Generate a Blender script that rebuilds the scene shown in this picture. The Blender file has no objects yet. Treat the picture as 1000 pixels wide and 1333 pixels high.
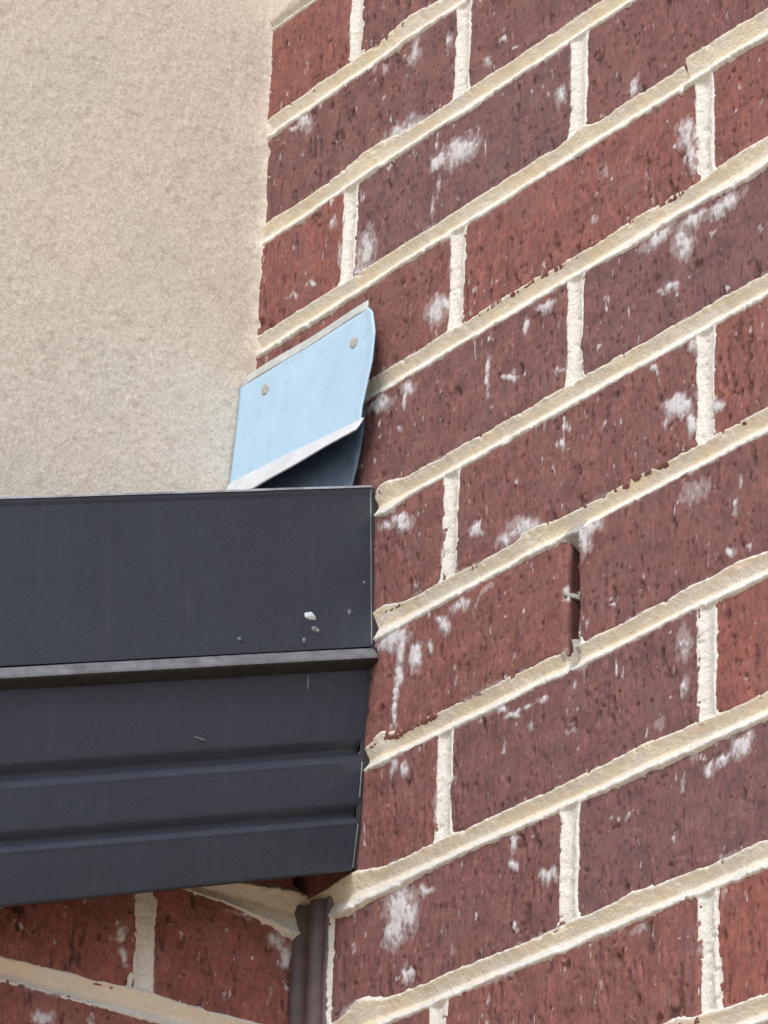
import bpy, math
import numpy as np
from mathutils import Vector, Matrix

# ------------------------------------------------------------------ camera, world, sun, exposure
scene = bpy.context.scene
C = scene.collection
cam_d = bpy.data.cameras.new("camera")
cam = bpy.data.objects.new("camera", cam_d)
C.objects.link(cam)
CR = Vector((0.59743566, 0.80136355, 0.02978403)).normalized()
CF = Vector((-0.72916772, 0.52740459, 0.43607205)).normalized()
CU = CR.cross(CF).normalized()
m = Matrix((( CR.x, CU.x, -CF.x, 1.99381167), (CR.y, CU.y, -CF.y, -1.40624604), (CR.z, CU.z, -CF.z, -1.60047628), (0, 0, 0, 1)))
cam.matrix_world = m
cam_d.sensor_fit = 'HORIZONTAL'
cam_d.sensor_width = 36.0
cam_d.lens = 36.0 * 5.51183782
cam_d.clip_start = 0.05
cam_d.clip_end = 2000
scene.camera = cam
scene.render.resolution_x, scene.render.resolution_y = 768, 1024

SUN_DIR = Vector((0.38, -0.56, 0.74)).normalized()
world = bpy.data.worlds.new("World")
scene.world = world
world.use_nodes = True
wn = world.node_tree
bg = wn.nodes["Background"]
sky = wn.nodes.new("ShaderNodeTexSky")
sky.sky_type = 'NISHITA'
sky.sun_disc = False
sky.sun_elevation = math.asin(SUN_DIR.z)
sky.sun_rotation = math.atan2(SUN_DIR.x, SUN_DIR.y)
sky.air_density = 1.0
sky.dust_density = 1.5
sky.ozone_density = 1.0
wn.links.new(sky.outputs[0], bg.inputs[0])
bg.inputs[1].default_value = 0.15
sun_d = bpy.data.lights.new("sun", 'SUN')
sun_d.energy = 0.8
sun_d.angle = math.radians(18)
sun_d.color = (1.0, 0.97, 0.93)
sun = bpy.data.objects.new("sun", sun_d)
sun.rotation_euler = SUN_DIR.to_track_quat('Z', 'Y').to_euler()
sun.location = SUN_DIR * 6
C.objects.link(sun)
scene.view_settings.view_transform = 'Standard'
scene.view_settings.look = 'None'
scene.view_settings.gamma = 1.0
scene.view_settings.use_curve_mapping = False
scene.view_settings.exposure = 0.78

# ------------------------------------------------------------------ measured layout (metres)
# wall A: plane y = 0, faces -Y, runs along +X.  wall B: plane x = XB, faces +X, runs along -Y.
XB = -0.020
XR = -0.105            # face of the rendered wall
HB = 0.120             # half a brick and its joint
CH = 0.086             # one course
DABS = [(-0.0496, -0.5226, 0.005, 0.0034, 1, 0.04448), (-0.0456, -0.531, 0.0034, 0.0026, 0, 0.04508), (-0.0444, -0.5312, 0.0012, 0.001, 1, 0.04511), (-0.0174, -0.6271, 0.0022, 0.0022, 1, 0.03771), (-0.0058, -0.6566, 0.0014, 0.0016, 1, 0.03553), (-0.0542, -0.5409, 0.0016, 0.0022, 0, 0.04551), (-0.2584, -0.6292, 0.003, 0.0012, 1, 0.0425), (-0.1016, -0.5537, 0.0016, 0.0016, 0, 0.04531), (-0.0089, -0.4875, 0.0013, 0.0013, 0, 0.04317), (-0.0201, -0.5113, 0.0014, 0.0022, 0, 0.04439), (-0.0914, -0.6363, 0.006, 0.0009, 0, 0.03875), (-0.1234, -0.6236, 0.006, 0.0009, 0, 0.04028), (-0.0479, -0.5658, 0.0006, 0.006, 0, 0.04239)]
PR = [0.0426, 0.0475, 0.0526, 0.0527, 0.0465, 0.0463]
RIV = [(0.0284, -0.3125), (-0.0714, -0.3065)]
STAINS_A=[(0.1205,-0.2058,56.6,44.7,12.1,-87.8,1),(0.0944,-0.2042,174.9,7,-113.4,-248.7,1.4),(0.1018,-0.2046,307,12,-132.8,-290.6,1.4),
(0.0201,-0.2356,101.2,-8.1,-30.5,-62,1),(0.0149,-0.2489,168.8,9.1,-74.7,-173.9,0.9),(0.0561,-0.1615,42.3,30.3,3.4,-136.8,0.95),
(0.0703,-0.0841,40.3,27.9,0.9,-167.4,0.9),(0.0671,-0.1064,147.2,-34.3,-63,-104,1),(0.0328,-0.1019,291.8,14.5,-100.1,-208.4,0.8),
(-0.0585,-0.1022,124,8.1,-76.5,-164,1),(-0.0694,-0.0996,138.6,9.3,-190.2,-408.6,1),(0.1058,-0.1158,243,9.2,-55.2,-113.2,0.9),
(0.0933,-0.2362,409.3,16.6,-55.9,-125.7,0.8),(0.0984,-0.2214,409.6,16.3,-87.8,-194.7,0.8),(0.3447,-0.2966,119.2,-0.3,-48.7,-105,1),
(0.3489,-0.3133,159.6,-0.5,-36.4,-79.3,0.9),(0.296,-0.2415,290.8,-93.4,-71.2,-112.2,1.1),(0.3404,-0.3711,120.4,-0.2,-42.2,-96.9,1),
(0.3776,-0.3606,65.3,45.8,31.8,-220.2,1.2),(0.3501,-0.3598,76.3,50.4,18.7,-226.8,1),(0.3194,-0.3567,63.5,42.5,18.2,-224.4,0.9),
(0.3306,-0.3947,160.2,0,-118.4,-278.3,1.1),(0.3209,-0.3957,357.9,0.6,-205.9,-486.1,1),(0.2642,-0.2897,194.6,2.2,-60,-132.4,0.55),
(0.258,-0.3175,340.6,4.3,-137.6,-311.3,0.8),(0.2585,-0.3017,453,5.7,-138.7,-309.6,0.7),(0.1548,-0.3838,519.6,16.1,-34.3,-85.1,1.2),
(0.1781,-0.3937,138.8,-14.4,-290.4,-626.5,1.4),(0.1818,-0.3915,660.1,17.3,-95.3,-235.6,0.9),(0.1924,-0.3628,377.9,9.2,-97.3,-233.8,1.2),
(0.2119,-0.3592,103.6,64.3,-2.9,-322.3,1),(0.2248,-0.4067,163.6,39.7,-175.7,-626,0.9),(0.3361,-0.4769,104.9,-0.1,-61.2,-154.6,1.5),
(0.3483,-0.4931,246.9,-0.8,-79.4,-202.6,1.3),(0.3712,-0.4908,214.5,-1.5,-100.7,-254.4,1.2),(0.2287,-0.4591,391.9,7.1,-94.3,-243.5,1.3),
(0.2314,-0.4478,457,8.1,-152,-388.3,1.2),(0.3154,-0.4445,288,0.8,-159.9,-395.1,1.2),(0.2224,-0.4741,547.9,10.6,-297.8,-781.9,1.3),
(0.1943,-0.5014,68,1.7,-55.5,-151,1.05),(0.1795,-0.5042,75.7,57.8,23.2,-198,0.9),(0.1474,-0.4862,146.3,4.8,-101.2,-275.9,1.2),
(0.25,-0.5299,114.5,-29.9,-48.2,-99,1.05),(0.2584,-0.524,113.8,72.9,8.3,-216.2,1),(0.3891,-0.5472,613,-6.4,-87.5,-231.8,1.1),
(0.3864,-0.5577,511,-5.1,-86.7,-232.5,1.1),(0.3803,-0.5859,383.9,-3.4,-127.2,-351.8,1.1),(0.3498,-0.4424,183.8,-0.6,-68.1,-165.9,0.8),
(0.1587,-0.4093,435.7,13.2,-248.3,-628.6,0.8),(0.3265,-0.4841,364.8,0.3,-87.5,-223.3,0.8),(0.3502,-0.5364,76.6,46.7,5.5,-127.8,0.7),
(0.2787,-0.5815,480.8,4.6,-239.8,-685.5,0.9),(0.0696,-0.4513,104.6,4.9,-69.3,-187.7,1.1),(0.0542,-0.4488,124.4,6.1,-114.6,-311.5,1),
(0.073,-0.5428,254.6,11.9,-46.9,-138.4,1.2),(0.0714,-0.5577,254.9,12,-46.4,-139,1.1),(0.0696,-0.57,318.9,15.1,-45.9,-139.6,1.2),
(0.0687,-0.585,270.6,-24.5,-46.5,-122.5,1.1),(0.0875,-0.5508,174.8,-16.2,-45.1,-114.5,1.15),(0.1156,-0.5399,163,6.3,-61.2,-177.6,1),
(0.1108,-0.5331,324.5,12.9,-134.8,-389.2,1.1),(0.0637,-0.5303,70.9,35.9,-15.5,-149.2,1.2),(0.1307,-0.5318,105.7,72.9,10.9,-278.3,0.9),
(0.1021,-0.5486,323.7,13.4,-83,-244.1,0.9),(0.1548,-0.53,63.1,69.7,191.2,-410,0.7),(0.1856,-0.6214,168.9,81.5,-38.1,-476.4,1.1),
(0.2001,-0.6203,255.8,175.5,28.5,-439.2,1.1),(0.2131,-0.6201,193.4,131.7,28.7,-440.9,1.2),(0.2019,-0.6335,463.5,11,-110.4,-342.9,0.9),
(0.176,-0.6148,195.2,5.5,-220.5,-677,1),(0.3881,-0.7044,86.4,93.6,75.8,-143.7,1.05),(0.3722,-0.7084,109.8,120.2,125.4,-238,1),
(0.3612,-0.7113,259.1,-1.5,-68.7,-220.2,1.1),(0.3413,-0.6257,137.5,-0.3,-27.9,-81.8,0.75),(0.3419,-0.6535,253.3,-0.5,-50.8,-153.3,0.85),
(0.32,-0.6692,167.2,0.3,-57.7,-178.8,0.65),(0.2443,-0.6202,474.2,7.5,-137.2,-413.7,1),(0.2391,-0.6474,356.3,6,-167.6,-521.5,0.8),
(0.0785,-0.7102,65.8,3.1,-22.4,-79.1,1.15),(0.0746,-0.7247,86.2,-36.5,-44.6,-100.3,1.15),(0.0904,-0.7208,147.1,6.6,-29,-103.4,1),
(0.1057,-0.7067,148,6.2,-84.5,-294.7,1.1),(0.0874,-0.7552,201.7,-50.6,-71.1,-187.9,1.2),(0.0798,-0.622,246.9,-22.9,-66.6,-180.9,1.25),
(0.0695,-0.6172,257,12.3,-51.8,-165.4,0.8),(0.1881,-0.7148,349.6,9.3,-68.5,-234.6,1.2),(0.1878,-0.7033,279.2,7.4,-69.2,-233.6,1.1),
(0.2218,-0.7316,119.5,2.4,-68.9,-238,1.05),(0.2155,-0.7312,237.7,5.1,-154.4,-534.3,1),(0.1534,-0.7375,549.9,18.3,-197.3,-703.1,1.4),
(0.1927,-0.7542,470.5,12.2,-170.6,-612.2,1.4),(0.3039,-0.7878,135.7,93.7,31.9,-275.9,0.8),(0.0399,-0.7666,70.2,38.9,-6.5,-192.6,1.2),
(0.0312,-0.7229,425.9,23.8,-139.6,-509.4,1),(0.1327,-0.7517,453.8,16.9,-96.3,-351.6,0.9),(0.2703,-0.8114,498.4,5.7,-49.5,-186.1,0.7),
(0.2902,-0.7188,595.3,4.5,-108.9,-361.4,1.1),(0.3307,-0.7433,511.1,0,-164,-552.6,1),(0.0981,-0.3158,104.1,4.2,-47.3,-113,1.15),
(0.1084,-0.3129,156.8,6,-76.2,-180.9,1),(0.0407,-0.3577,77.3,37.7,-37,-240,1.2),(0.0688,-0.3656,494.2,22.7,-66,-165.9,1.2),
(0.0717,-0.3585,143.7,96,-2,-221.6,1),(0.0633,-0.3853,411.8,19.4,-143.2,-366.8,0.7),(-0.0068,-0.2268,166.4,9.6,-53.3,-122.9,0.8),
(-0.018,-0.1985,192.2,11.4,-75,-170.2,0.7),(-0.041,-0.2354,286.1,18.2,-182.3,-428.1,1.2),(-0.0639,-0.2351,141.5,9.6,-180.2,-426.2,0.8),
(0.3812,-0.2555,482.2,-4.2,-303.6,-625,1),(0.1697,-0.2289,426.1,11.7,-204.5,-445.2,0.6),(0.1626,-0.1435,418.9,11.9,-281.2,-576.5,1.2),
(0.1748,-0.1558,422.5,11.1,-281.7,-580.1,1),(0.2227,-0.2139,146.1,2.7,-70.7,-149.3,0.8),(0.1469,-0.1521,208.2,6.5,-83.4,-173,0.8),
(0.3905,-0.2854,487.4,-5,-301.4,-632.8,1)]
STAINS_B=[(0.1338,-0.7325,-202.7,13.9,-55.9,-229.5,1),(0.1301,-0.7461,-365.4,24.8,-55.3,-230.4,1.1),(0.137,-0.726,-228.1,15.7,-168.7,-686.9,0.9),
(0.0127,-0.7179,-247.3,12.1,-34.5,-143.9,1.15),(0.0211,-0.71,-194,-103.2,44.7,-178.7,1),(0.006,-0.7248,-345.8,16.6,-53.3,-224.1,1.1),
(0.183,-0.7966,-134.6,10.4,-54.5,-236.6,1.1),(0.0902,-0.7219,-715.8,43.9,-124.4,-510.5,1.4),(0.0381,-0.725,-700.9,37.3,-162,-675.5,1.4),
(0.0492,-0.6995,-151.6,-35.6,-6.5,-492.3,1),(0.1487,-0.7911,-464.4,33.2,-80.9,-352.1,1),(0.1776,-0.7484,-932.8,70.5,-253.4,-1045.5,1.2),
(0.0241,-0.7429,-874,44.6,-34.1,-145.4,0.6)]

# ------------------------------------------------------------------ helpers
def tag(o, label=None, cat=None, group=None, kind=None):
    if label: o['label'] = label
    if cat: o['category'] = cat
    if group: o['group'] = group
    if kind: o['kind'] = kind
    return o

def empty(name, loc):
    o = bpy.data.objects.new(name, None)
    o.location = loc
    o.empty_display_size = 0.05
    C.objects.link(o)
    return o

def mesh_obj(name, V, F, mat, parent=None, smooth=True, attrs=None, origin=None):
    V = np.asarray(V, dtype=np.float64)
    org = np.asarray(origin if origin is not None else (V.min(0) + V.max(0)) / 2)
    me = bpy.data.meshes.new(name)
    Vl = V - org
    if isinstance(F, np.ndarray):
        n = len(F)
        me.vertices.add(len(V)); me.vertices.foreach_set("co", Vl.astype(np.float32).ravel())
        me.loops.add(n * 4); me.loops.foreach_set("vertex_index", F.astype(np.int32).ravel())
        me.polygons.add(n)
        me.polygons.foreach_set("loop_start", np.arange(0, n * 4, 4, dtype=np.int32))
        me.polygons.foreach_set("loop_total", np.full(n, 4, dtype=np.int32))
        me.update(calc_edges=True)
    else:
        me.from_pydata([tuple(v) for v in Vl], [], F)
        me.update()
    me.polygons.foreach_set("use_smooth", np.full(len(me.polygons), smooth))
    for k, a in (attrs or {}).items():
        at = me.attributes.new(k, 'FLOAT', 'POINT')
        at.data.foreach_set("value", np.asarray(a, dtype=np.float32))
    me.materials.append(mat)
    o = bpy.data.objects.new(name, me)
    C.objects.link(o)
    if parent is not None:
        o.parent = parent
        o.location = Vector(org) - parent.location
    else:
        o.location = Vector(org)
    return o

def _hash(ix, iy, seed):
    n = (ix.astype(np.int64) * 374761393 + iy.astype(np.int64) * 668265263 + seed * 974634777) & 0xFFFFFFFF
    n = ((n ^ (n >> 13)) * 1274126177) & 0xFFFFFFFF
    n = (n ^ (n >> 16)) & 0xFFFFFFFF
    return n / 4294967295.0

def vnoise(x, y, seed=0):
    x = np.asarray(x, dtype=float); y = np.asarray(y, dtype=float)
    x, y = np.broadcast_arrays(x, y)
    ix = np.floor(x).astype(np.int64); iy = np.floor(y).astype(np.int64)
    fx = x - ix; fy = y - iy
    fx = fx * fx * (3 - 2 * fx); fy = fy * fy * (3 - 2 * fy)
    a = _hash(ix, iy, seed); b = _hash(ix + 1, iy, seed); c = _hash(ix, iy + 1, seed); d = _hash(ix + 1, iy + 1, seed)
    return (a + (b - a) * fx) * (1 - fy) + (c + (d - c) * fx) * fy

def fbm(x, y, seed=0, octv=4, gain=0.5):
    s = 0; amp = 1; tot = 0
    for i in range(octv):
        s = s + amp * vnoise(x * 2 ** i + 17.3 * i, y * 2 ** i - 9.1 * i, seed + i * 13)
        tot += amp; amp *= gain
    return s / tot

def sstep(a, b, x):
    t = np.clip((x - a) / (b - a), 0, 1)
    return t * t * (3 - 2 * t)

def stain_field(u, z, table):
    f = np.zeros(np.broadcast(u, z).shape)
    wu = 0.0085 * (fbm(u / 0.0055, z / 0.008, 811, 4, 0.6) - 0.5)
    wz = 0.0110 * (fbm(u / 0.0055, z / 0.008, 812, 4, 0.6) - 0.5)
    for (cu, cz, a, b, c, d, s) in table:
        p = u - cu; q = z - cz
        near = (np.abs(p) < 0.05) & (np.abs(q) < 0.05)
        if not near.any(): continue
        pn, qn = p[near] + wu[near], q[near] + wz[near]
        r2 = (a * pn + b * qn) ** 2 + (c * pn + d * qn) ** 2
        f[near] = np.maximum(f[near], s * np.exp(-0.6 * r2))
    return f

# ------------------------------------------------------------------ materials
def new_mat(name):
    mt = bpy.data.materials.new(name); mt.use_nodes = True
    nt = mt.node_tree
    return mt, nt, nt.nodes["Principled BSDF"]

def N(nt, typ, **kw):
    n = nt.nodes.new(typ)
    for k, v in kw.items():
        if k in n.inputs: n.inputs[k].default_value = v
        else: setattr(n, k, v)
    return n

def noise(nt, scale, detail=3, rough=0.55, stretch=(1, 1, 1), dist=0.0):
    g = nt.nodes.new("ShaderNodeNewGeometry")
    mp = nt.nodes.new("ShaderNodeMapping"); mp.inputs['Scale'].default_value = stretch
    nt.links.new(g.outputs['Position'], mp.inputs['Vector'])
    n = N(nt, "ShaderNodeTexNoise", Scale=scale, Detail=detail, Roughness=rough, Distortion=dist)
    nt.links.new(mp.outputs[0], n.inputs['Vector'])
    return n.outputs['Fac']

def ramp(nt, fac, stops, interp='LINEAR'):
    r = nt.nodes.new("ShaderNodeValToRGB")
    r.color_ramp.interpolation = interp
    els = r.color_ramp.elements
    while len(els) < len(stops): els.new(0.5)
    for e, (p, c) in zip(els, stops):
        e.position = p; e.color = (*c, 1) if len(c) == 3 else c
    nt.links.new(fac, r.inputs[0])
    return r.outputs[0]

def mixc(nt, fac, a, b, mode='MIX'):
    mx = nt.nodes.new("ShaderNodeMix"); mx.data_type = 'RGBA'; mx.blend_type = mode
    for i, s in ((0, fac), (6, a), (7, b)):
        if hasattr(s, 'links'): nt.links.new(s, mx.inputs[i])
        else: mx.inputs[i].default_value = s if i == 0 else (*s, 1)
    return mx.outputs[2]

def math_(nt, op, a, b=0.0, clamp=False):
    n = nt.nodes.new("ShaderNodeMath"); n.operation = op; n.use_clamp = clamp
    for i, s in enumerate((a, b)):
        if hasattr(s, 'links'): nt.links.new(s, n.inputs[i])
        else: n.inputs[i].default_value = s
    return n.outputs[0]

def attr(nt, name):
    a = nt.nodes.new("ShaderNodeAttribute"); a.attribute_name = name
    return a.outputs['Fac']

def bump(nt, bsdf, height, strength, dist):
    b = nt.nodes.new("ShaderNodeBump"); b.inputs['Strength'].default_value = strength; b.inputs['Distance'].default_value = dist
    nt.links.new(height, b.inputs['Height']); nt.links.new(b.outputs[0], bsdf.inputs['Normal'])

def brick_material():
    mt, nt, b = new_mat("brick_clay")
    tone = attr(nt, 'tone'); smear = attr(nt, 'smear'); pits_and_shade = attr(nt, 'pits_and_shade')
    base = ramp(nt, tone, [(0.0, BR_A), (0.5, BR_B), (1.0, BR_C)])
    n1 = noise(nt, 60, 4, 0.6)
    base = mixc(nt, 1.0, base, ramp(nt, n1, [(0.3, (0.72, 0.74, 0.78)), (0.7, (1.24, 1.18, 1.13))]), 'MULTIPLY')
    n2 = noise(nt, 420, 3, 0.6, (1, 1, 0.45))
    base = mixc(nt, 1.0, base, ramp(nt, n2, [(0.32, (0.74, 0.72, 0.72)), (0.5, (1, 1, 1)), (0.72, (1.28, 1.26, 1.24))]), 'MULTIPLY')
    # pale grey-pink bloom
    n3 = noise(nt, 28, 5, 0.65)
    base = mixc(nt, ramp(nt, n3, [(0.5, (0, 0, 0)), (0.75, (0.36, 0.36, 0.36))]), base, (0.27, 0.17, 0.155))
    base = mixc(nt, math_(nt, 'MULTIPLY', pits_and_shade, 0.8, True), base, (0.060, 0.022, 0.017))
    # mortar haze and splashes
    n4 = noise(nt, 420, 5, 0.8, (1, 1, 0.55))
    k = math_(nt, 'MULTIPLY', smear, math_(nt, 'ADD', 0.05, math_(nt, 'MULTIPLY', n4, 1.9)))
    mask = ramp(nt, k, [(0.34, (0, 0, 0)), (0.42, (0.22, 0.22, 0.22)), (0.66, (0.34, 0.34, 0.34)), (0.73, (0.70, 0.70, 0.70)), (0.98, (1.0, 1.0, 1.0))])
    base = mixc(nt, mask, base, SMEAR)
    # salt specks
    n5 = noise(nt, 330, 1, 0.5)
    base = mixc(nt, ramp(nt, n5, [(0.755, (0, 0, 0)), (0.80, (0.6, 0.6, 0.6))]), base, (0.62, 0.56, 0.52))
    nt.links.new(base, b.inputs['Base Color'])
    b.inputs['Roughness'].default_value = 0.78
    b.inputs['Specular IOR Level'].default_value = 0.35
    h = math_(nt, 'ADD', math_(nt, 'MULTIPLY', n2, 0.7), math_(nt, 'MULTIPLY', noise(nt, 1100, 2, 0.5), 0.3))
    bump(nt, b, h, 0.55, 0.0009)
    return mt

def mortar_material():
    mt, nt, b = new_mat("mortar")
    n1 = noise(nt, 35, 4, 0.6)
    base = ramp(nt, n1, [(0.3, MO_A), (0.7, MO_B)])
    n2 = noise(nt, 500, 3, 0.6)
    base = mixc(nt, 1.0, base, ramp(nt, n2, [(0.3, (0.80, 0.79, 0.77)), (0.55, (1, 1, 1)), (0.75, (1.05, 1.05, 1.05))]), 'MULTIPLY')
    base = mixc(nt, attr(nt, 'tan'), base, (0.83, 0.705, 0.51))
    grey = attr(nt, 'grey')
    n6 = noise(nt, 800, 2, 0.5)
    base = mixc(nt, ramp(nt, n6, [(0.66, (0, 0, 0)), (0.74, (0.5, 0.5, 0.5))]), base, (0.34, 0.28, 0.22))
    base = mixc(nt, grey, base, (0.22, 0.22, 0.21))
    n3 = noise(nt, 90, 4, 0.6)
    base = mixc(nt, ramp(nt, n3, [(0.62, (0, 0, 0)), (0.8, (0.35, 0.35, 0.35))]), base, (0.42, 0.38, 0.33))
    nt.links.new(base, b.inputs['Base Color'])
    b.inputs['Roughness'].default_value = 0.85
    b.inputs['Specular IOR Level'].default_value = 0.25
    bump(nt, b, math_(nt, 'SUBTRACT', n2, math_(nt, 'MULTIPLY', n6, 0.5)), 0.8, 0.0009)
    return mt

def simple(name, col, rough=0.6, var=0.1, scale=60, metal=0.0, bmp=0.0, spec=0.5):
    mt, nt, b = new_mat(name)
    n1 = noise(nt, scale, 4, 0.6)
    lo = tuple(c * (1 - var) for c in col); hi = tuple(c * (1 + var) for c in col)
    nt.links.new(ramp(nt, n1, [(0.3, lo), (0.7, hi)]), b.inputs['Base Color'])
    b.inputs['Roughness'].default_value = rough; b.inputs['Metallic'].default_value = metal
    b.inputs['Specular IOR Level'].default_value = spec
    if bmp: bump(nt, b, noise(nt, scale * 6, 3, 0.6), 0.5, bmp)
    return mt

def render_material():
    mt, nt, b = new_mat("wall_render")
    n1 = noise(nt, 9, 4, 0.6)
    base = ramp(nt, n1, [(0.32, RE_A), (0.5, RE_B), (0.68, RE_C)])
    n2 = noise(nt, 420, 4, 0.65, dist=0.8)
    base = mixc(nt, 1.0, base, ramp(nt, n2, [(0.3, (0.78, 0.76, 0.74)), (0.56, (1.03, 1.03, 1.03))]), 'MULTIPLY')
    n3 = noise(nt, 120, 3, 0.5)
    base = mixc(nt, ramp(nt, n3, [(0.54, (0, 0, 0)), (0.72, (0.34, 0.34, 0.34))]), base, (0.46, 0.37, 0.30))
    n7 = noise(nt, 190, 4, 0.7, dist=1.5)
    base = mixc(nt, 1.0, base, ramp(nt, n7, [(0.35, (0.88, 0.86, 0.84)), (0.5, (1, 1, 1)), (0.68, (1.09, 1.10, 1.11))]), 'MULTIPLY')
    nt.links.new(base, b.inputs['Base Color'])
    b.inputs['Roughness'].default_value = 0.9; b.inputs['Specular IOR Level'].default_value = 0.2
    bump(nt, b, n2, 0.8, 0.0008)
    return mt

def dark_metal_material():
    mt, nt, b = new_mat("dark_coated_steel")
    n1 = noise(nt, 14, 4, 0.6)
    base = ramp(nt, n1, [(0.3, tuple(c * 0.93 for c in ME)), (0.7, tuple(c * 1.08 for c in ME))])
    # chalky dust wiped over the panel near its end
    n2 = noise(nt, 60, 5, 0.7, (1, 1, 1.6), 0.6)
    base = mixc(nt, ramp(nt, n2, [(0.62, (0, 0, 0)), (0.8, (0.16, 0.16, 0.16))]), base, (0.22, 0.24, 0.26))
    ns = noise(nt, 120, 4, 0.65, (1, 1, 0.05))
    base = mixc(nt, ramp(nt, ns, [(0.55, (0, 0, 0)), (0.8, (0.07, 0.07, 0.07))]), base, (0.25, 0.25, 0.25))
    n3 = noise(nt, 650, 2, 0.5)
    base = mixc(nt, ramp(nt, n3, [(0.3, (0.0, 0.0, 0.0)), (0.75, (0.10, 0.10, 0.10))]), base, (0.20, 0.22, 0.25))
    nt.links.new(base, b.inputs['Base Color'])
    nt.links.new(ramp(nt, n2, [(0.3, (0.38,) * 3), (0.8, (0.6,) * 3)]), b.inputs['Roughness'])
    b.inputs['Specular IOR Level'].default_value = 0.5
    bump(nt, b, noise(nt, 900, 2, 0.5), 0.12, 0.0002)
    return mt

def plate_material():
    mt, nt, b = new_mat("pale_blue_metal")
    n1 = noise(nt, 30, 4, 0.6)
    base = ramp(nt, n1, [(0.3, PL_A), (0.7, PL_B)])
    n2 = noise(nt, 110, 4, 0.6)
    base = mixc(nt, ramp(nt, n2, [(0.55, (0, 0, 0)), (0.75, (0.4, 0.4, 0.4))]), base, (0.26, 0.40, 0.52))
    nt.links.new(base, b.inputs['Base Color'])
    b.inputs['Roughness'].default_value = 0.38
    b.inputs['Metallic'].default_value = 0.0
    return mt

BR_A = (0.186, 0.096, 0.092); BR_B = (0.222, 0.098, 0.086); BR_C = (0.282, 0.104, 0.078)
SMEAR = (0.63, 0.60, 0.59)
MO_A = (0.73, 0.715, 0.67); MO_B = (0.81, 0.80, 0.755)
RE_A = (0.69, 0.63, 0.52); RE_B = (0.715, 0.64, 0.53); RE_C = (0.74, 0.64, 0.545)
ME = (0.026, 0.035, 0.053)
PL_A = (0.42, 0.62, 0.78); PL_B = (0.48, 0.68, 0.83)  # base colours of the flashing plate, pale blue throughout
M_BRICK = brick_material(); M_MORTAR = mortar_material(); M_RENDER = render_material()
M_DARK = dark_metal_material(); M_PLATE = plate_material()
M_LIP = simple("weathered_metal_edge", (0.50, 0.53, 0.50), 0.5, 0.2, 120)
M_EDGE = simple("bare_lit_edge", (0.34, 0.36, 0.38), 0.45, 0.4, 60)  # bare cut metal, and the painted highlight of the top fold
M_DRIP = simple("scuffed_lit_edge", (0.16, 0.165, 0.175), 0.5, 0.35, 90)  # scuffs, plus a paler tone painting sky light on the drip top
M_SHADE = simple("shaded_dark_steel", (0.022, 0.020, 0.019), 0.7, 0.5, 120)  # near-black: shade of the downward folds put into the colour
M_BLACK = simple("gap_shade_black", (0.012, 0.011, 0.012), 0.6, 0.3, 200)
M_HEM = simple("bare_metal_hem", (0.66, 0.68, 0.70), 0.4, 0.1, 80)
M_BACK = simple("blue_black_steel", (0.085, 0.125, 0.18), 0.35, 0.4, 50)
M_RIVET = simple("dusty_rivet", (0.42, 0.42, 0.40), 0.7, 0.4, 300)
M_SEAL = simple("corner_sealant", (0.125, 0.088, 0.088), 0.55, 0.22, 90, bmp=0.0006)
M_CAVITY = simple("dark_cavity", (0.06, 0.025, 0.02), 0.9, 0.3, 90)
M_GROUND = simple("paving_ground", (0.50, 0.36, 0.20), 0.9, 0.15, 3)
M_SPLASH = simple("pale_splash", (0.62, 0.68, 0.68), 0.5, 0.15, 500)
M_SPLASH2 = simple("grey_splash", (0.14, 0.165, 0.18), 0.5, 0.2, 500)

# ------------------------------------------------------------------ walls: mapping from (u, z, h) to world
def mapA(u, z, h): return np.stack([u, -h, z], -1)
def mapB(u, z, h): return np.stack([XB + h, -u, z], -1)

# measured wander of the bed joints (course line, metres)
LINE_OFF = {1: -0.0012, 4: 0.0008, 7: -0.0018, 8: 0.0004}
def line_z(n, u):
    return -n * CH + LINE_OFF.get(n, 0.0) + 0.0016 * (fbm(u / 0.09, n * 7.7, 5, 3) - 0.5)

TONES = {(1, -2): .75, (1, 0): .25, (2, -1): .15, (2, 1): .2, (2, 3): .3, (3, -2): .75, (3, 0): .0, (3, 2): .35, (4, -1): .55, (4, 1): .7,
         (4, 3): .75, (5, 0): .25, (5, 2): .1, (6, -1): .5, (6, 1): .4, (6, 3): .7, (7, 0): .6, (7, 2): .35, (8, -1): .55,
         (8, 1): .2, (8, 3): .9, (9, 0): .3, (9, 2): .1, (10, -1): .5, (10, 1): .6, (10, 3): .95, (11, 0): .4}

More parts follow.
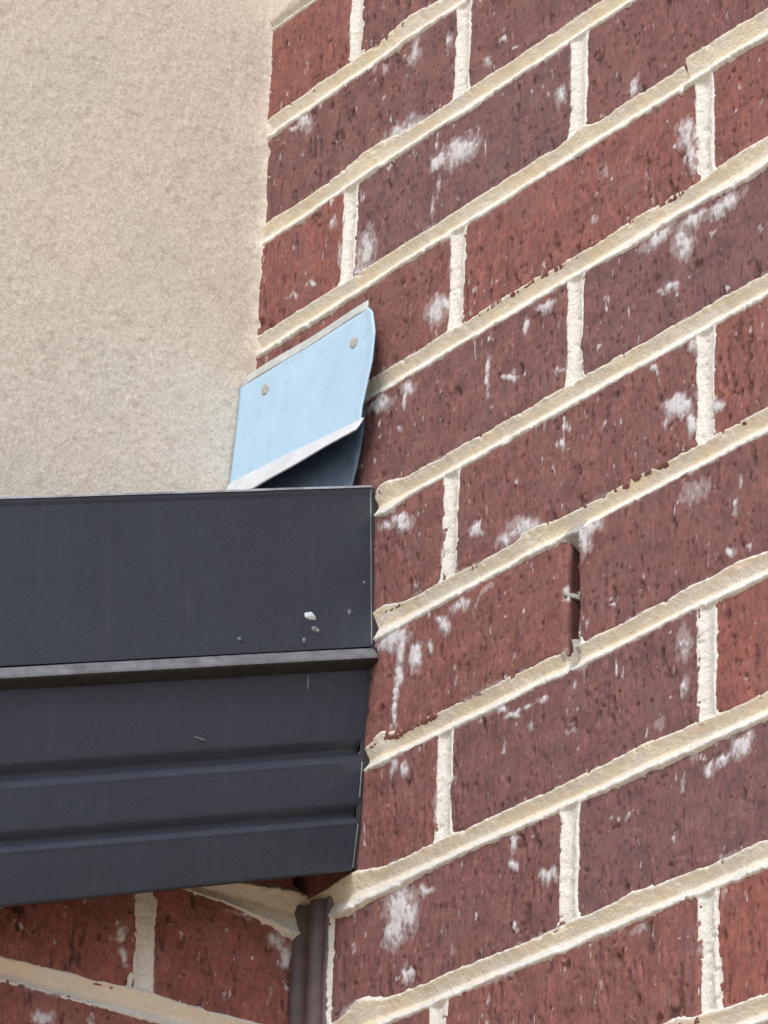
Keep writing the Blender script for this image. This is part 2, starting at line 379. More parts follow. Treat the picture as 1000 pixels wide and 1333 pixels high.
def brick(parent, mapf, stains, n, u0, u1, seed, tone, res, flip=False, zc=None, hoff=None):
    """one clay brick: dragged front face, chipped arrises, sides going back into the wall"""
    rng = np.random.RandomState(seed)
    gap = 0.0052
    L = u1 - u0 - 2 * gap
    nu = max(4, int(L / res)); nz = max(4, int((CH - 2 * gap) / (res * 0.9)))
    a = np.linspace(0, 1, nu + 1); b = np.linspace(0, 1, nz + 1)
    A, B_ = np.meshgrid(a, b, indexing='ij')
    uL = u0 + gap + 0.0013 * (fbm(B_ * 9, seed * 3.1, 1) - 0.5) * 2
    uR = u1 - gap + 0.0013 * (fbm(B_ * 9, seed * 5.7, 2) - 0.5) * 2
    U = uL + (uR - uL) * A
    zt = line_z(n - 1, U) - gap + 0.0015 * (fbm(U / 0.012, seed * 1.3, 3) - 0.5) * 2
    zb = line_z(n, U) + gap + 0.0015 * (fbm(U / 0.012, seed * 2.3, 4) - 0.5) * 2
    Z = zb + (zt - zb) * B_
    h = (rng.rand() * 0.0012 - 0.0004) + (A - 0.5) * rng.uniform(-.0010, .0010) + (B_ - 0.5) * rng.uniform(-.0012, .0012)
    h = h + 0.0012 * (fbm(U / 0.03, Z / 0.025, seed + 7, 3) - 0.5)
    pits_and_shade = np.zeros_like(h); sm = np.zeros_like(h)
    if res < 0.004:
        zz = Z + 0.15 * U
        rgh = rng.uniform(0.0, 1.0)
        wx = U + 0.0015 * fbm(U / 0.006, Z / 0.02, seed + 15, 2)
        drag = fbm(wx / 0.0042, zz / 0.020, seed + 21, 4, 0.6)
        patch = sstep(0.35, 0.65, fbm(U / 0.040, Z / 0.032, seed + 90, 3))
        h += (0.0010 + 0.0007 * rgh * patch) * (drag - 0.5)
        gnum = fbm(wx / 0.0034, zz / 0.0135, seed + 33, 3, 0.55)
        t0 = 0.755 - (0.02 + 0.13 * rgh) * patch
        gm = sstep(t0, t0 + 0.07, gnum)
        h -= 0.0021 * gm
        g2 = fbm(U / 0.0026, Z / 0.0030, seed + 55, 2)
        gm2 = sstep(0.80, 0.86, g2)
        h -= 0.0014 * gm2
        pits_and_shade = np.maximum(gm * 0.75, gm2)
        lump = sstep(0.74, 0.86, fbm(U / 0.004, Z / 0.006, seed + 71, 2))
        h += 0.0009 * lump
    du = np.minimum(U - uL, uR - U); dz = np.minimum(Z - zb, zt - Z)
    d = np.minimum(du, dz)
    h -= 0.0022 * np.exp(-d / 0.0011)
    if res < 0.004:
        chip = sstep(0.66, 0.82, fbm(U / 0.007, Z / 0.007, seed + 44, 3)) * np.exp(-d / 0.0028)
        h -= 0.003 * chip
        haze = 0.95 * np.exp(-d / 0.0042) * sstep(0.42, 0.72, fbm(U / 0.018, Z / 0.014, seed + 61, 3))
        haze2 = 0.95 * np.exp(-(zt - Z) / 0.011) * sstep(0.55, 0.80, fbm(U / 0.0045, Z / 0.03, seed + 62, 4)) * sstep(0.45, 0.7, fbm(U / 0.03, 0.5 + 0 * Z, seed + 63, 2))
        haze2 = np.maximum(haze2, (0.45 + 0.5 * vnoise(U / 0.02, Z / 0.02, seed + 65)) * sstep(0.73, 0.83, fbm(U / 0.0032, zz / 0.008, seed + 64, 3)))
        st = stain_field(U, Z, stains)
        st = st * (0.35 + 1.25 * fbm(U / 0.0030, (Z + 0.15 * U) / 0.0052, 901, 4, 0.65))
        sm = np.maximum(np.maximum(haze, haze2), st)
        h += 0.0009 * sstep(0.55, 1.1, st)
        pits_and_shade *= 1 - sstep(0.5, 0.9, sm)
    # skirt going back
    P = mapf(U, Z, h)
    ni, nj = nu + 1, nz + 1
    idx = np.arange(ni * nj).reshape(ni, nj)
    F = np.stack([idx[:-1, :-1], idx[1:, :-1], idx[1:, 1:], idx[:-1, 1:]], -1).reshape(-1, 4)
    ring = np.concatenate([idx[:, 0], idx[-1, 1:], idx[-2::-1, -1], idx[0, -2:0:-1]])
    Vr = P.reshape(-1, 3)
    Uf, Zf = U.reshape(-1)[ring], Z.reshape(-1)[ring]
    nb = len(Vr); k = len(ring)
    mid = mapf(Uf, Zf, np.full(k, -0.0045)); deep = mapf(Uf, Zf, np.full(k, -0.050))
    V = np.concatenate([Vr, mid, deep])
    r2 = np.roll(ring, -1); bi = nb + np.arange(k); b2 = np.roll(bi, -1)
    F = np.concatenate([F, np.stack([ring, bi, b2, r2], -1), np.stack([bi, bi + k, b2 + k, b2], -1)])
    if flip: F = F[:, ::-1]
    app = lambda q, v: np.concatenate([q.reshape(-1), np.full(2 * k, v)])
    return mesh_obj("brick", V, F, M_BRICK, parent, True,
                    {'tone': np.full(len(V), tone), 'smear': app(sm, 0.0), 'pits_and_shade': app(pits_and_shade, 1.0)})  # brick sides darkened too, painting shade into the open weep joint

def mortar_sheet(parent, mapf, u_rng, z_rng, ru, rz, perps, extras, seed, flip=False, name="mortar", weep=None):
    """all the mortar of one wall: tooled bed joints and head joints with ragged squeezed edges"""
    us = np.arange(u_rng[0], u_rng[1] + ru * .5, ru)
    zs = np.arange(z_rng[0], z_rng[1] + rz * .5, rz)
    U, Z = np.meshgrid(us, zs, indexing='ij')
    n = np.round(-Z / CH)
    zc = np.zeros_like(U); wu = np.zeros_like(U); wl = np.zeros_like(U); e = np.zeros_like(U); crack = np.zeros_like(U)
    for k in np.unique(n):
        s = n == k; u = U[s]
        zc[s] = line_z(int(k), u)
        wu[s] = 0.0072 + 0.0030 * (fbm(u / 0.022, k * 3.3, seed + 1, 4) - 0.5) + 0.0007 * (vnoise(u / 0.0033, k, seed + 2) - 0.5)
        wl[s] = 0.0068 + 0.0032 * (fbm(u / 0.030, k * 4.1, seed + 3, 4) - 0.5) + 0.0007 * (vnoise(u / 0.004, k, seed + 4) - 0.5)
        for (kk, cu, w, du, dl) in extras:
            if kk == k:
                gz = np.exp(-((u - cu) / w) ** 2)
                wu[s] += du * gz; wl[s] += dl * gz; e[s] += 0.35 * max(du, dl, 0) * gz
        if weep is not None and k == 3:           # broken step in the joint at upper right
            wu[s] += 0.0030 * sstep(0.3425, 0.3440, u); e[s] += 0.0015 * sstep(0.3425, 0.3440, u)
            crack[s] = np.maximum(crack[s], np.exp(-((u - 0.3415 - 0.2 * (Z[s] - zc[s])) / 0.0011) ** 2))
    dz = Z - zc
    v = np.where(dz > 0, dz / wu, dz / wl)
    av = np.abs(v)
    beyond = np.where(dz > 0, dz - wu, -dz - wl)
    cr = -0.06
    vv = np.where(v > cr, (v - cr) / (1 - cr), (cr - v) / (1 + cr))      # crease a little above the middle
    D = 0.0042 + 0.0012 * (fbm(U / 0.05, n, seed + 9, 3) - 0.5)
    hb = 0.0013 + e - D * (1 - np.clip(vv, 0, 1) ** 1.15)
    hb = np.where(av > 1, 0.0013 + e - 1.3 * beyond, hb)
    hb = hb - 0.004 * crack * (av < 1.1)
    # head joints
    course = np.floor(-Z / CH) + 1
    hh = np.full_like(U, -0.02)
    hv = np.zeros_like(U); grey = np.zeros_like(U)
    for c in np.unique(course):
        s = course == c
        u = U[s]; z = Z[s]
        best = np.full(u.shape, -0.02)
        for p in perps(int(c)):
            if p < u_rng[0] - .02 or p > u_rng[1] + .02: continue
            off = 0.0012 * (_hash(np.array([int(c)]), np.array([int(p * 1000)]), 77)[0] - 0.5)
            du = u - p - off - 0.0016 * (fbm(z / 0.04, c + p * 9, seed + 12, 3) - 0.5)
            # flare into the bed joints at both ends
            t = (-z / CH) - (c - 1)
            flare = 0.0025 * (np.exp(-((1 - t) * CH - 0.008).clip(0) / 0.004) + 0.6 * np.exp(-(t * CH - 0.008).clip(0) / 0.004))
            wr = 0.0073 + 0.0022 * (fbm(z / 0.014, c + p * 3, seed + 14, 3) - 0.5) + flare + 0.0009 * (vnoise(z / 0.003, c, seed) - 0.5)
            wL = 0.0072 + 0.0022 * (fbm(z / 0.016, c + p * 5, seed + 15, 3) - 0.5) + flare + 0.0009 * (vnoise(z / 0.003, c, seed + 1) - 0.5)
            av2 = np.where(du > 0, du / wr, -du / wL)
            bey = np.where(du > 0, du - wr, -du - wL)
            hq = 0.0009 - 0.0026 * (1 - np.clip(av2, 0, 1) ** 1.6)
            if weep is not None and c == 7 and abs(p - weep) < 0.02:
                zz = z
                hq = 0.0002 - 0.0065 * (1 - np.clip(av2 * 1.2, 0, 1) ** 2)
                solid = np.maximum(sstep(-0.5262, -0.5250, zz), sstep(-0.5862, -0.5880, zz))
                bridge = np.exp(-((zz + 0.5615 + 0.35 * (du)) / 0.0022) ** 2)
                solid = np.maximum(solid, bridge)
                side = sstep(0.006, 0.0085, np.where(du > 0, du + 0.0015, -du + 0.0012))
                hq = np.where(solid > 0.5, hq, -0.045)
                gg = grey[s]; gg[(np.abs(du) < 0.009)] = 0.62; grey[s] = gg
            hq = np.where(av2 > 1, 0.0009 - 1.3 * bey, hq)
            best = np.maximum(best, hq)
            if weep is not None and c == 7 and abs(p - weep) < 0.02:
                inside = (np.abs(du) < 0.0095) & (solid <= 0.5)
                best[inside] = -0.045
        hh[s] = best
    w = 1 - sstep(0.86, 1.12, av)
    h = np.where((hh > -0.006), hb * w + np.maximum(hh, np.maximum(hb, -0.02)) * (1 - w), hb)
    if weep is not None:                           # the bottom plug of the weep hole cuts down into the bed joint
        notch = (np.abs(U - 0.2398) < 0.0052) & (Z > -0.6085) & (Z < -0.592)
        h = np.where(notch, np.minimum(h, -0.0042), h); grey = np.where(notch, 0.6, grey)
    h = np.maximum(h, -0.046)
    rough = (0.0004 + 0.0006 * w) * (fbm(U / 0.004, Z / 0.003, seed + 31, 3) - 0.5) + 0.0010 * (fbm(U / 0.02, Z / 0.012, seed + 32, 3) - 0.5)
    crumbs = 0.0006 * sstep(0.68, 0.85, fbm(U / 0.0028, Z / 0.0028, seed + 36, 2)) * sstep(0.4, 0.9, av)
    nick = sstep(0.66, 0.80, fbm(U / 0.005, Z / 0.004, seed + 38, 3)) * sstep(0.55, 0.95, av)
    h = h + (rough + crumbs - 0.0012 * nick) * (h > -0.02)
    P = mapf(U, Z, h).reshape(-1, 3)
    ni, nj = U.shape
    idx = np.arange(ni * nj).reshape(ni, nj)
    keep = (np.maximum.reduce([h[:-1, :-1], h[1:, :-1], h[1:, 1:], h[:-1, 1:]]) > -0.008)
    F = np.stack([idx[:-1, :-1], idx[1:, :-1], idx[1:, 1:], idx[:-1, 1:]], -1)[keep]
    used = np.zeros(ni * nj, bool); used[F.ravel()] = True
    remap = np.cumsum(used) - 1
    F = remap[F]
    if flip: F = F[:, ::-1]
    o = mesh_obj(name, P[used], F, M_MORTAR, parent, True, {'grey': grey.reshape(-1)[used], 'tan': np.clip(0.22 * (1 - w) + w * (0.12 + 1.15 * fbm(U / 0.02, Z / 0.004, seed + 50, 4)) * sstep(-0.85, -0.15, v + 0.5 * (fbm(U / 0.012, Z / 0.01, seed + 51, 3) - 0.5)), 0, 1).reshape(-1)[used]})  # bed-joint tan, with warm ground bounce painted into the upper half
    return tag(o, kind='stuff')

def box_bmesh(x0, x1, y0, y1, z0, z1):
    V = [(x0, y0, z0), (x1, y0, z0), (x1, y1, z0), (x0, y1, z0), (x0, y0, z1), (x1, y0, z1), (x1, y1, z1), (x0, y1, z1)]
    F = [(0, 3, 2, 1), (4, 5, 6, 7), (0, 1, 5, 4), (1, 2, 6, 5), (2, 3, 7, 6), (3, 0, 4, 7)]
    return V, F

# ------------------------------------------------------------------ ground
G = 60.0
ground = mesh_obj("ground", [(-G, -G, -2.9), (G, -G, -2.9), (G, G, -2.9), (-G, G, -2.9)], [(0, 1, 2, 3)], M_GROUND, smooth=False)
tag(ground, kind='structure')

# ------------------------------------------------------------------ wall A (right, recedes to the left)
wallA = tag(empty("brick_wall", (0.4, 0.0, -2.9)), "long red-brown brick wall with pale mortar and white splashes, filling the right of the picture", "wall")
V, F = box_bmesh(-0.30, 1.25, 0.046, 0.11, -2.9, 0.40)
mesh_obj("wall_core", V, F, M_CAVITY, wallA, False)
TOP_N, BOT_N = -3, 33
for n in range(TOP_N, BOT_N + 1):
    first = -2 if n % 2 else -3
    for k in range(first, 10, 2):
        u0, u1 = k * HB, (k + 2) * HB
        lim = -0.13 if n <= 8 else -0.016 if n < 9 else 0.004
        if n <= 0 and k < 0: lim = 0.0
        u0c = max(u0, lim)
        if u1 - u0c < 0.03: continue
        if n <= 7 and u0 < -0.13: u0c = -0.13
        fine = (0 <= n <= 11) and u0 < 0.44 and u1 > -0.11
        rs = (n * 37 + k * 101 + 5000) % 99991
        tone = TONES.get((n, k), (rs * 0.6180339) % 1.0)
        brick(wallA, mapA, STAINS_A if fine else [], n, u0c, u1, rs, tone, 0.00125 if fine else 0.03)
EXTRA_A = [(5, 0.052, 0.012, 0.004, 0.003), (6, 0.052, 0.014, 0.0035, 0.002), (7, 0.056, 0.010, 0.005, 0.001), (8, 0.030, 0.022, 0.0035, 0.0045),
           (9, 0.045, 0.016, 0.006, 0.003), (8, 0.075, 0.02, -0.001, 0.002), (6, 0.205, 0.014, 0.003, 0.0), (2, 0.02, 0.03, 0.004, 0.0),
           (1, 0.06, 0.022, 0.003, 0.0), (4, 0.40, 0.04, 0.0015, 0.003), (4, 0.30, 0.03, 0.0, 0.002), (2, 0.13, 0.02, 0.0, 0.002),
           (7, 0.385, 0.018, 0.002, 0.001), (8, 0.31, 0.03, 0.0015, 0.001), (9, 0.30, 0.015, 0.002, 0.0), (10, 0.33, 0.02, 0.004, 0.0), (3, 0.245, 0.006, 0.0025, 0.0)]
def perpsA(c):
    return [k * HB for k in range(-1, 11) if (k % 2 == 0) == (c % 2 == 1)]
WEEP = 0.2398
mortar_sheet(wallA, mapA, (-0.13, 0.47), (-0.95, 0.02), 0.00125, 0.00095, perpsA, EXTRA_A, 100, weep=WEEP)
mortar_sheet(wallA, mapA, (0.47, 1.2), (-0.95, 0.36), 0.005, 0.003, perpsA, [], 100)
mortar_sheet(wallA, mapA, (-0.13, 0.47), (0.02, 0.36), 0.005, 0.003, perpsA, [], 100)
mortar_sheet(wallA, mapA, (-0.01, 1.2), (-2.88, -0.95), 0.006, 0.004, perpsA, [], 100)

# ------------------------------------------------------------------ wall B (lower left, under the metal trim)
wallB = tag(empty("brick_wall", (XB, -0.4, -2.9)), "dark red brick wall in shade under the dark metal trim, bottom left", "wall")
V, F = box_bmesh(XB - 0.075, XB - 0.046, -1.25, 0.04, -2.9, -0.46)
V = [(x, y, z if z < -1 else -0.455 + 0.35 * y) for (x, y, z) in V]
mesh_obj("wall_core", V, F, M_CAVITY, wallB, False)
for n in range(6, BOT_N + 1):
    for k in range(-1, 11):
        base = -0.0047 if n % 2 == 0 else 0.1155
        u0 = base + (k - 1) * 0.24; u1 = u0 + 0.24
        u0c = max(u0, 0.002)
        if u1 - u0c < 0.03 or u0 > 1.1: continue
        # top follows the rake of the trim
        ztop = -(n - 1) * CH
        if ztop > -0.44 - 0.36 * u0c: continue
        fine = n <= 11 and u0 < 0.3
        rs = (n * 53 + k * 131 + 9000) % 99991
        brick(wallB, mapB, STAINS_B if fine else [], n, u0c, u1, rs, 0.72 + 0.25 * ((rs * .618) % 1), 0.00125 if fine else 0.03, flip=True)
def perpsB(c):
    return [(-0.0047 if c % 2 == 0 else 0.1155) + k * 0.24 for k in range(0, 6) if (-0.0047 if c % 2 == 0 else 0.1155) + k * 0.24 > 0.02]
EXTRA_B = [(8, 0.010, 0.022, 0.003, 0.009), (8, 0.045, 0.02, 0.0, 0.002), (9, 0.11, 0.03, 0.002, 0.0)]
mortar_sheet(wallB, mapB, (0.0, 0.32), (-0.95, -0.60), 0.00125, 0.00095, perpsB, EXTRA_B, 300, flip=True)
mortar_sheet(wallB, mapB, (0.32, 0.85), (-0.95, -0.76), 0.005, 0.003, perpsB, [], 300, flip=True)
mortar_sheet(wallB, mapB, (0.0, 1.2), (-2.88, -0.95), 0.006, 0.004, perpsB, [], 300, flip=True)

# ------------------------------------------------------------------ vertical sealant between the two walls
seal = []
prof = [(-0.030, -0.0085), (-0.0195, -0.0078), (-0.0172, -0.0070), (-0.0155, -0.0040), (-0.0120, -0.0028), (-0.0085, -0.0040), (-0.0060, -0.0062),
        (-0.0030, -0.0066), (-0.0005, -0.0045), (0.0015, -0.0018), (0.0040, -0.0012), (0.0065, -0.0022), (0.0078, 0.0), (0.0085, 0.010)]
zs = np.concatenate([np.arange(-0.95, -0.684, 0.002), [-0.684]]); zs = np.concatenate([[-2.89], zs])
PV = []
for i, z in enumerate(zs):
    for j, (x, y) in enumerate(prof):
        wob = 0.0012 * (fbm(np.array(z / 0.02), np.array(j * 0.6), 8, 3) - 0.5)
        PV.append((x + float(wob), y + float(wob), z))
PV = np.array(PV); npf = len(prof)
idx = np.arange(len(PV)).reshape(len(zs), npf)
FF = np.stack([idx[:-1, :-1], idx[:-1, 1:], idx[1:, 1:], idx[1:, :-1]], -1).reshape(-1, 4)
cs = mesh_obj("corner_sealant", PV, FF, M_SEAL)
tag(cs, "purple-brown ribbed sealant strip filling the inside corner between the two brick walls", "sealant")

# ------------------------------------------------------------------ rendered wall (upper left)
rw = tag(empty("rendered_wall", (XR, -0.6, -0.9)), "cream cement rendered wall with fine rough texture, upper left above the dark trim", "wall")
ys = np.concatenate([np.arange(-0.34, 0.0145, 0.0016)]); zs = np.arange(-0.62, 0.14, 0.0016)
Y, Z = np.meshgrid(ys, zs, indexing='ij')
worm = np.abs(fbm(Y / 0.007, Z / 0.006, 501, 3) - 0.5) * 2
X = XR + 0.0004 * (fbm(Y / 0.0045, Z / 0.004, 502, 3) - 0.5) + 0.0002 * worm + 0.0014 * (fbm(Y / 0.06, Z / 0.07, 503, 3) - 0.5)
X += 0.0035 * np.exp((Y - 0.001) / 0.004) * (0.4 + fbm(Z / 0.006, 0.3 + 0 * Z, 504, 3))      # thickens where it meets the brick
X += 0.0004 * sstep(0.66, 0.8, fbm(Y / 0.004, Z / 0.004, 508, 2))
idx = np.arange(Y.size).reshape(Y.shape)
FF = np.stack([idx[:-1, :-1], idx[1:, :-1], idx[1:, 1:], idx[:-1, 1:]], -1).reshape(-1, 4)
mesh_obj("render_coat", np.stack([X, Y, Z], -1).reshape(-1, 3), FF, M_RENDER, rw)
V, F = box_bmesh(XR - 0.12, XR - 0.004, -1.4, 0.10, -1.0, 0.6)
mesh_obj("wall_body", V, F, M_RENDER, rw, False)
# render carried over the top of the old corner brick, following its bed joint
us = np.arange(-0.125, -0.002, 0.0012); vs = np.linspace(0, 1, 60)
Uu, Vv = np.meshgrid(us, vs, indexing='ij')
zlow = -0.0065 + 0.0022 * (fbm(Uu / 0.012, 3.3, 505, 3) - 0.5)
Zz = zlow + (0.30 - zlow) * Vv
Hh = 0.0025 + 0.0016 * (fbm(Uu / 0.006, Zz / 0.005, 506, 3) - 0.5)
Hh = np.where(Vv < 0.001, -0.006, Hh)
idx = np.arange(Uu.size).reshape(Uu.shape)
FF = np.stack([idx[:-1, :-1], idx[1:, :-1], idx[1:, 1:], idx[:-1, 1:]], -1).reshape(-1, 4)
mesh_obj("render_return", mapA(Uu, Zz, Hh).reshape(-1, 3), FF, M_RENDER, rw)

# ------------------------------------------------------------------ dark raking metal trim
trim = tag(empty("metal_fascia", (0.04, -0.3, -0.75)), "dark blue-grey folded metal fascia running in from the left and butting the brick wall", "fascia")
RAKE = 0.337
def extrude_profile(name, prof, mat, y0=-0.0036, y1=-1.2, rake_fn=None, wob=0.0006, seed=0, end_cap=True, thick=None, parent=trim, smooth=True):
    ysx = np.concatenate([np.linspace(y0, -0.32, 60), np.linspace(-0.36, y1, 12)])
    PV = []
    for y in ysx:
        for j, (x, z, rk) in enumerate(prof):
            dx = wob * (float(fbm(np.array(y / 0.05), np.array(z / 0.06), 600 + seed, 3)) - 0.5) * 2
            PV.append((x + dx, y, z + rk * (y - 0.0)))
    PV = np.array(PV); k = len(prof)
    idx = np.arange(len(PV)).reshape(len(ysx), k)
    FF = np.stack([idx[:-1, :-1], idx[1:, :-1], idx[1:, 1:], idx[:-1, 1:]], -1).reshape(-1, 4)
    return mesh_obj(name, PV, FF, mat, parent, smooth)
def smooth_prof(pts, r=0.0012, seg=3):
    """round the folds of a sheet-metal profile"""
    out = [pts[0]]
    for a, b, c in zip(pts[:-2], pts[1:-1], pts[2:]):
        a, b, c = np.array(a), np.array(b), np.array(c)
        la = np.linalg.norm((a - b)[:2]); lc = np.linalg.norm((c - b)[:2])
        p = b + (a - b) * min(r / la, .45); q = b + (c - b) * min(r / lc, .45)
        for t in np.linspace(0, 1, seg + 1):
            out.append(tuple((1 - t) ** 2 * p + 2 * t * (1 - t) * b + t * t * q))
    out.append(pts[-1]); return out
RT, RM, RB = 0.347, 0.338, 0.343
# capping: top flange, hem, flat face, drip bead at the bottom
extrude_profile("upper_panel", smooth_prof([(-0.100, -0.4130, RT), (0.0365, -0.4170, RT), (0.0398, -0.4160, RT), (0.0400, -0.4190, RT), (0.0392, -0.4215, RT),
                                (0.0458, -0.5290, RM)], 0.0009), M_DARK, seed=1)
extrude_profile("top_edge_highlight", smooth_prof([(0.0360, -0.4164, RT), (0.0385, -0.4148, RT), (0.0402, -0.4152, RT), (0.0404, -0.4168, RT)], 0.0006), M_EDGE, seed=1)  # pale strip painting the sky highlight along the top fold
extrude_profile("drip_edge", smooth_prof([(0.0456, -0.5300, RM), (0.0505, -0.5366, RM), (0.0507, -0.5382, RM)], 0.0009),
                M_DRIP, y0=-0.0018, seed=2)
extrude_profile("drip_return", smooth_prof([(0.0507, -0.5382, RM), (0.0500, -0.5396, RM), (0.0430, -0.5432, RM), (0.0405, -0.5436, RM)], 0.0008), M_SHADE, y0=-0.0018, seed=2)  # bead underside, its shade painted in by a darker colour
# fascia below with two pressed grooves and a returned bottom lip
lw = [(0.0400, -0.5200, RM), (0.0424, -0.5480, RM), (0.0402, -0.5860, RM), (0.0398, -0.5895, RM), (0.0350, -0.5945, RM), (0.0348, -0.5975, RM), (0.0404, -0.6040, RM), (0.0400, -0.6060, RM),
      (0.0386, -0.6290, RM - .003), (0.0382, -0.6320, RM - .003), (0.0340, -0.6362, RM - .003), (0.0338, -0.6385, RM - .003), (0.0386, -0.6440, RM - .003), (0.0380, -0.6460, RM - .003),
      (0.0342, -0.6735, RB), (0.0325, -0.6740, RB)]
extrude_profile("lower_panel", smooth_prof(lw, 0.0012), M_DARK, seed=3)
extrude_profile("bottom_return", [(0.0327, -0.6739, RB), (0.0240, -0.6722, RB), (0.0150, -0.6705, RB), (0.0150, -0.6600, RB)], M_SHADE, seed=3)  # lip painted dark for the shade under the fascia
def cut_edge(pts):
    V = []
    for (x, z) in pts:
        V += [(x + 0.0004, -0.0031, z), (x + 0.0004, -0.0041, z), (x - 0.0010, -0.0031, z)]
    n = len(pts); F = []
    for i in range(n - 1):
        a = i * 3; c = a + 3
        F += [(a, a + 1, c + 1, c), (a + 2, a, c, c + 2)]
    mesh_obj("cut_edge", V, F, M_EDGE, trim)
cut_edge([(0.0400, -0.4195), (0.0392, -0.4225), (0.0458, -0.5290)])
cut_edge([(0.0400, -0.6060), (0.0386, -0.6290)])
cut_edge([(0.0380, -0.6460), (0.0342, -0.6735)])
# black strip painting the shade in the gap between cut end and brick
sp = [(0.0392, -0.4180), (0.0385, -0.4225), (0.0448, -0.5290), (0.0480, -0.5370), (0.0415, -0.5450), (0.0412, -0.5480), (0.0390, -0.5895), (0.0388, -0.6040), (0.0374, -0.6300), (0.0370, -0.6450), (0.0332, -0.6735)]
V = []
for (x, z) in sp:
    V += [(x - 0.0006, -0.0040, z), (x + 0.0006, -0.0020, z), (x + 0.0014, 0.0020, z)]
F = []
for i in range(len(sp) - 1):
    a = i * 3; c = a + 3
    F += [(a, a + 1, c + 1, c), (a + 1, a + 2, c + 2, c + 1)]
mesh_obj("end_gap_shade", V, F, M_BLACK, trim)
# flattened dabs of mortar on the metal
def dab(y, z, ry, rz, mat, x):
    ring = 20; V = [(x + 0.0006, y, z)]; rs = np.random.RandomState(int(abs(y * 9e4)))
    jit = 0.72 + 0.6 * np.convolve(np.tile(rs.rand(ring), 3), [.25, .5, .25], 'same')[ring:2 * ring]
    for q, (f, hgt) in enumerate(((0.75, 0.0007), (1.0, -0.0003))):
        for i in range(ring):
            t = 2 * math.pi * i / ring; r = f * jit[i]
            V.append((x + hgt, y + ry * r * math.cos(t), z + rz * r * math.sin(t)))
    F = [(0, 1 + i, 1 + (i + 1) % ring) for i in range(ring)] + [(1 + i, 1 + ring + i, 1 + ring + (i + 1) % ring, 1 + (i + 1) % ring) for i in range(ring)]
    return mesh_obj("mortar_dab", V, F, mat, trim)
for (y, z, ry, rz, mm, x) in DABS:
    ry *= 0.85; rz *= 0.85
    dab(y, z, ry, rz, M_SPLASH if mm else M_SPLASH2, x)

# ------------------------------------------------------------------ pale blue flashing screwed to the brick wall above the trim
fl = tag(empty("wall_flashing", (-0.03, -0.012, -0.39)), "small pale blue metal flashing plate with two rivets, fixed to brick above the dark trim", "flashing")
def grid_sheet(name, fn, nu, nv, mat, parent, thick=0.0012, direction=(0, 1, 0)):
    a = np.linspace(0, 1, nu); b = np.linspace(0, 1, nv)
    A, Bv = np.meshgrid(a, b, indexing='ij')
    P = fn(A, Bv); Q = P + np.array(direction) * thick
    idx = np.arange(nu * nv).reshape(nu, nv); o = nu * nv
    f1 = np.stack([idx[:-1, :-1], idx[1:, :-1], idx[1:, 1:], idx[:-1, 1:]], -1).reshape(-1, 4)
    ring = np.concatenate([idx[:, 0], idx[-1, 1:], idx[-2::-1, -1], idx[0, -2:0:-1]]); r2 = np.roll(ring, -1)
    sk = np.stack([ring, ring + o, r2 + o, r2], -1)
    FF = np.concatenate([f1, f1[:, ::-1] + o, sk])
    return mesh_obj(name, np.concatenate([P.reshape(-1, 3), Q.reshape(-1, 3)]), FF, mat, parent)
def xr_edge(t):      # right edge of the plate, t = 0 top .. 1 bottom
    return np.interp(t, [0, .06, .25, .5, .85, 1.0], PR)
ZT, ZB = -0.2925, -0.3800
def plate_y(x, t):
    return -0.0115 - 0.0062 * t - 0.0045 * np.exp(-((x - 0.047) / 0.008) ** 2) * 0 + 0.0004 * np.sin(x * 55 + 1) * t + 0.0008 * (fbm(x / 0.03, np.asarray(t) * 2.5 + 0 * x, 72, 2) - 0.5)
def plate_fn(A, T):
    x = XR + 0.0015 + (xr_edge(T) - XR - 0.0015) * A
    return np.stack([x, plate_y(x, T) - 0.0012 * sstep(.93, 1, A), ZT + (ZB - ZT) * T], -1)
grid_sheet("plate", plate_fn, 60, 40, M_PLATE, fl)
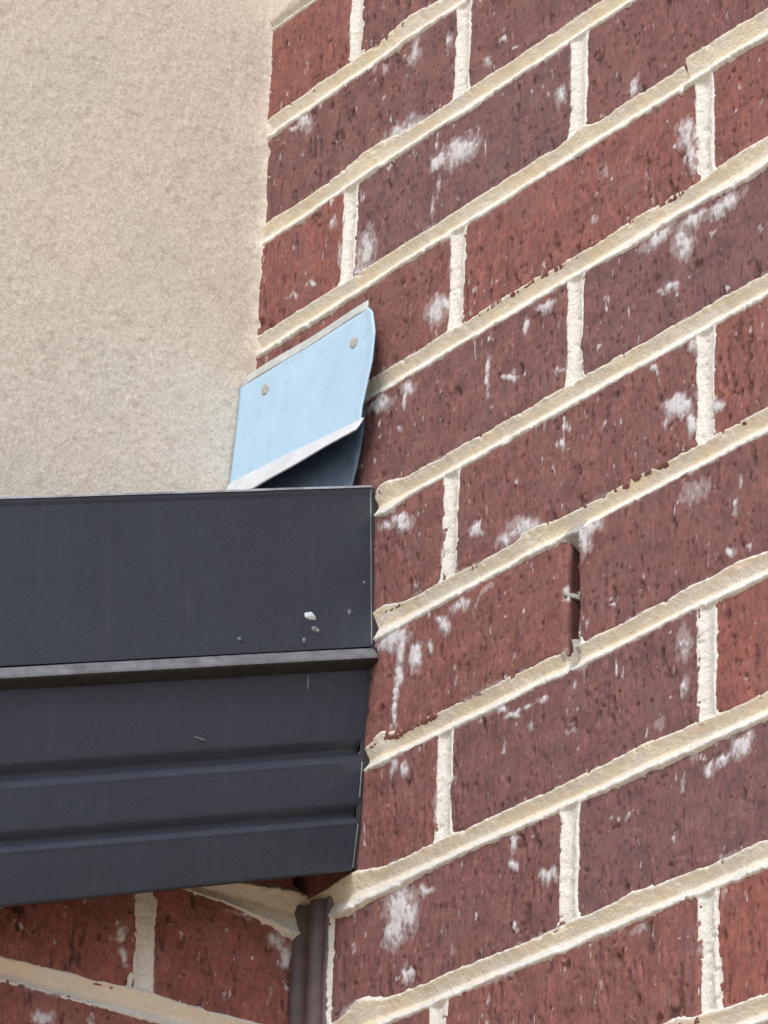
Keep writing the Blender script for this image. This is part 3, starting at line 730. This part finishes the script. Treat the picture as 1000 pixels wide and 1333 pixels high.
def lip_fn(A, T):    # top fold, leaning back to the wall
    x = XR - 0.0005 + (0.0400 - 0.005 * (1 - T) - XR) * A
    return np.stack([x, -0.0075 - 0.0040 * T + 0 * x, ZT + 0.0100 * (1 - T) + 0.0001 + 0.0006 * np.sin(x * 60)], -1)
grid_sheet("top_lip", lip_fn, 40, 5, M_LIP, fl)
def hem_fn(A, T):    # bottom hem kicked out, wider towards the render
    x = XR + 0.002 + (PR[-1] + 0.0002 - XR) * A
    y0 = -0.0180 + 0.0003 * np.sin(x * 40)
    ztop = -0.3675 - 0.0085 * sstep(0.0, 1.0, A) + 0.0012 * (fbm(x / 0.02, 0 * x, 71, 3) - 0.5)
    zbot = -0.3868 + 0.0003 * np.sin(x * 90)
    return np.stack([x, y0 - 0.0006 - 0.0058 * T ** 1.2, ztop + (zbot - ztop) * T], -1)
grid_sheet("bottom_hem", hem_fn, 50, 8, M_HEM, fl)
for (x, z) in RIV:
    V = []; R = 10
    y0 = float(plate_y(np.array(x), (z - ZT) / (ZB - ZT)))
    for q, (r, d) in enumerate(((0.0044, 0.0), (0.0041, 0.0006), (0.0026, 0.0011), (0.0012, 0.0008))):
        for i in range(R):
            t = 2 * math.pi * i / R
            V.append((x + r * math.cos(t), y0 - d, z + r * math.sin(t)))
    V.append((x, y0 - 0.0015, z)); F = []
    for q in range(3):
        for i in range(R):
            F.append((q * R + i, q * R + (i + 1) % R, (q + 1) * R + (i + 1) % R, (q + 1) * R + i))
    F += [(3 * R + i, 3 * R + (i + 1) % R, 4 * R) for i in range(R)]
    mesh_obj("rivet", V, F, M_RIVET, fl)

bk = tag(empty("steel_upstand", (-0.02, -0.005, -0.43)), "blue-black steel upstand showing in the gap between the pale flashing and the dark trim", "flashing")
def back_fn(A, T):
    xr = np.interp(T, np.linspace(0, 1, 9), [0.0335, 0.0330, 0.0318, 0.0302, 0.0280, 0.0250, 0.0215, 0.0170, 0.0120])
    x = XR + 0.004 + (xr - XR - 0.004) * A
    return np.stack([x, -0.0065 - 0.0015 * T + 0 * x, -0.362 - 0.075 * T], -1)
grid_sheet("upstand_sheet", back_fn, 30, 16, M_BACK, bk)
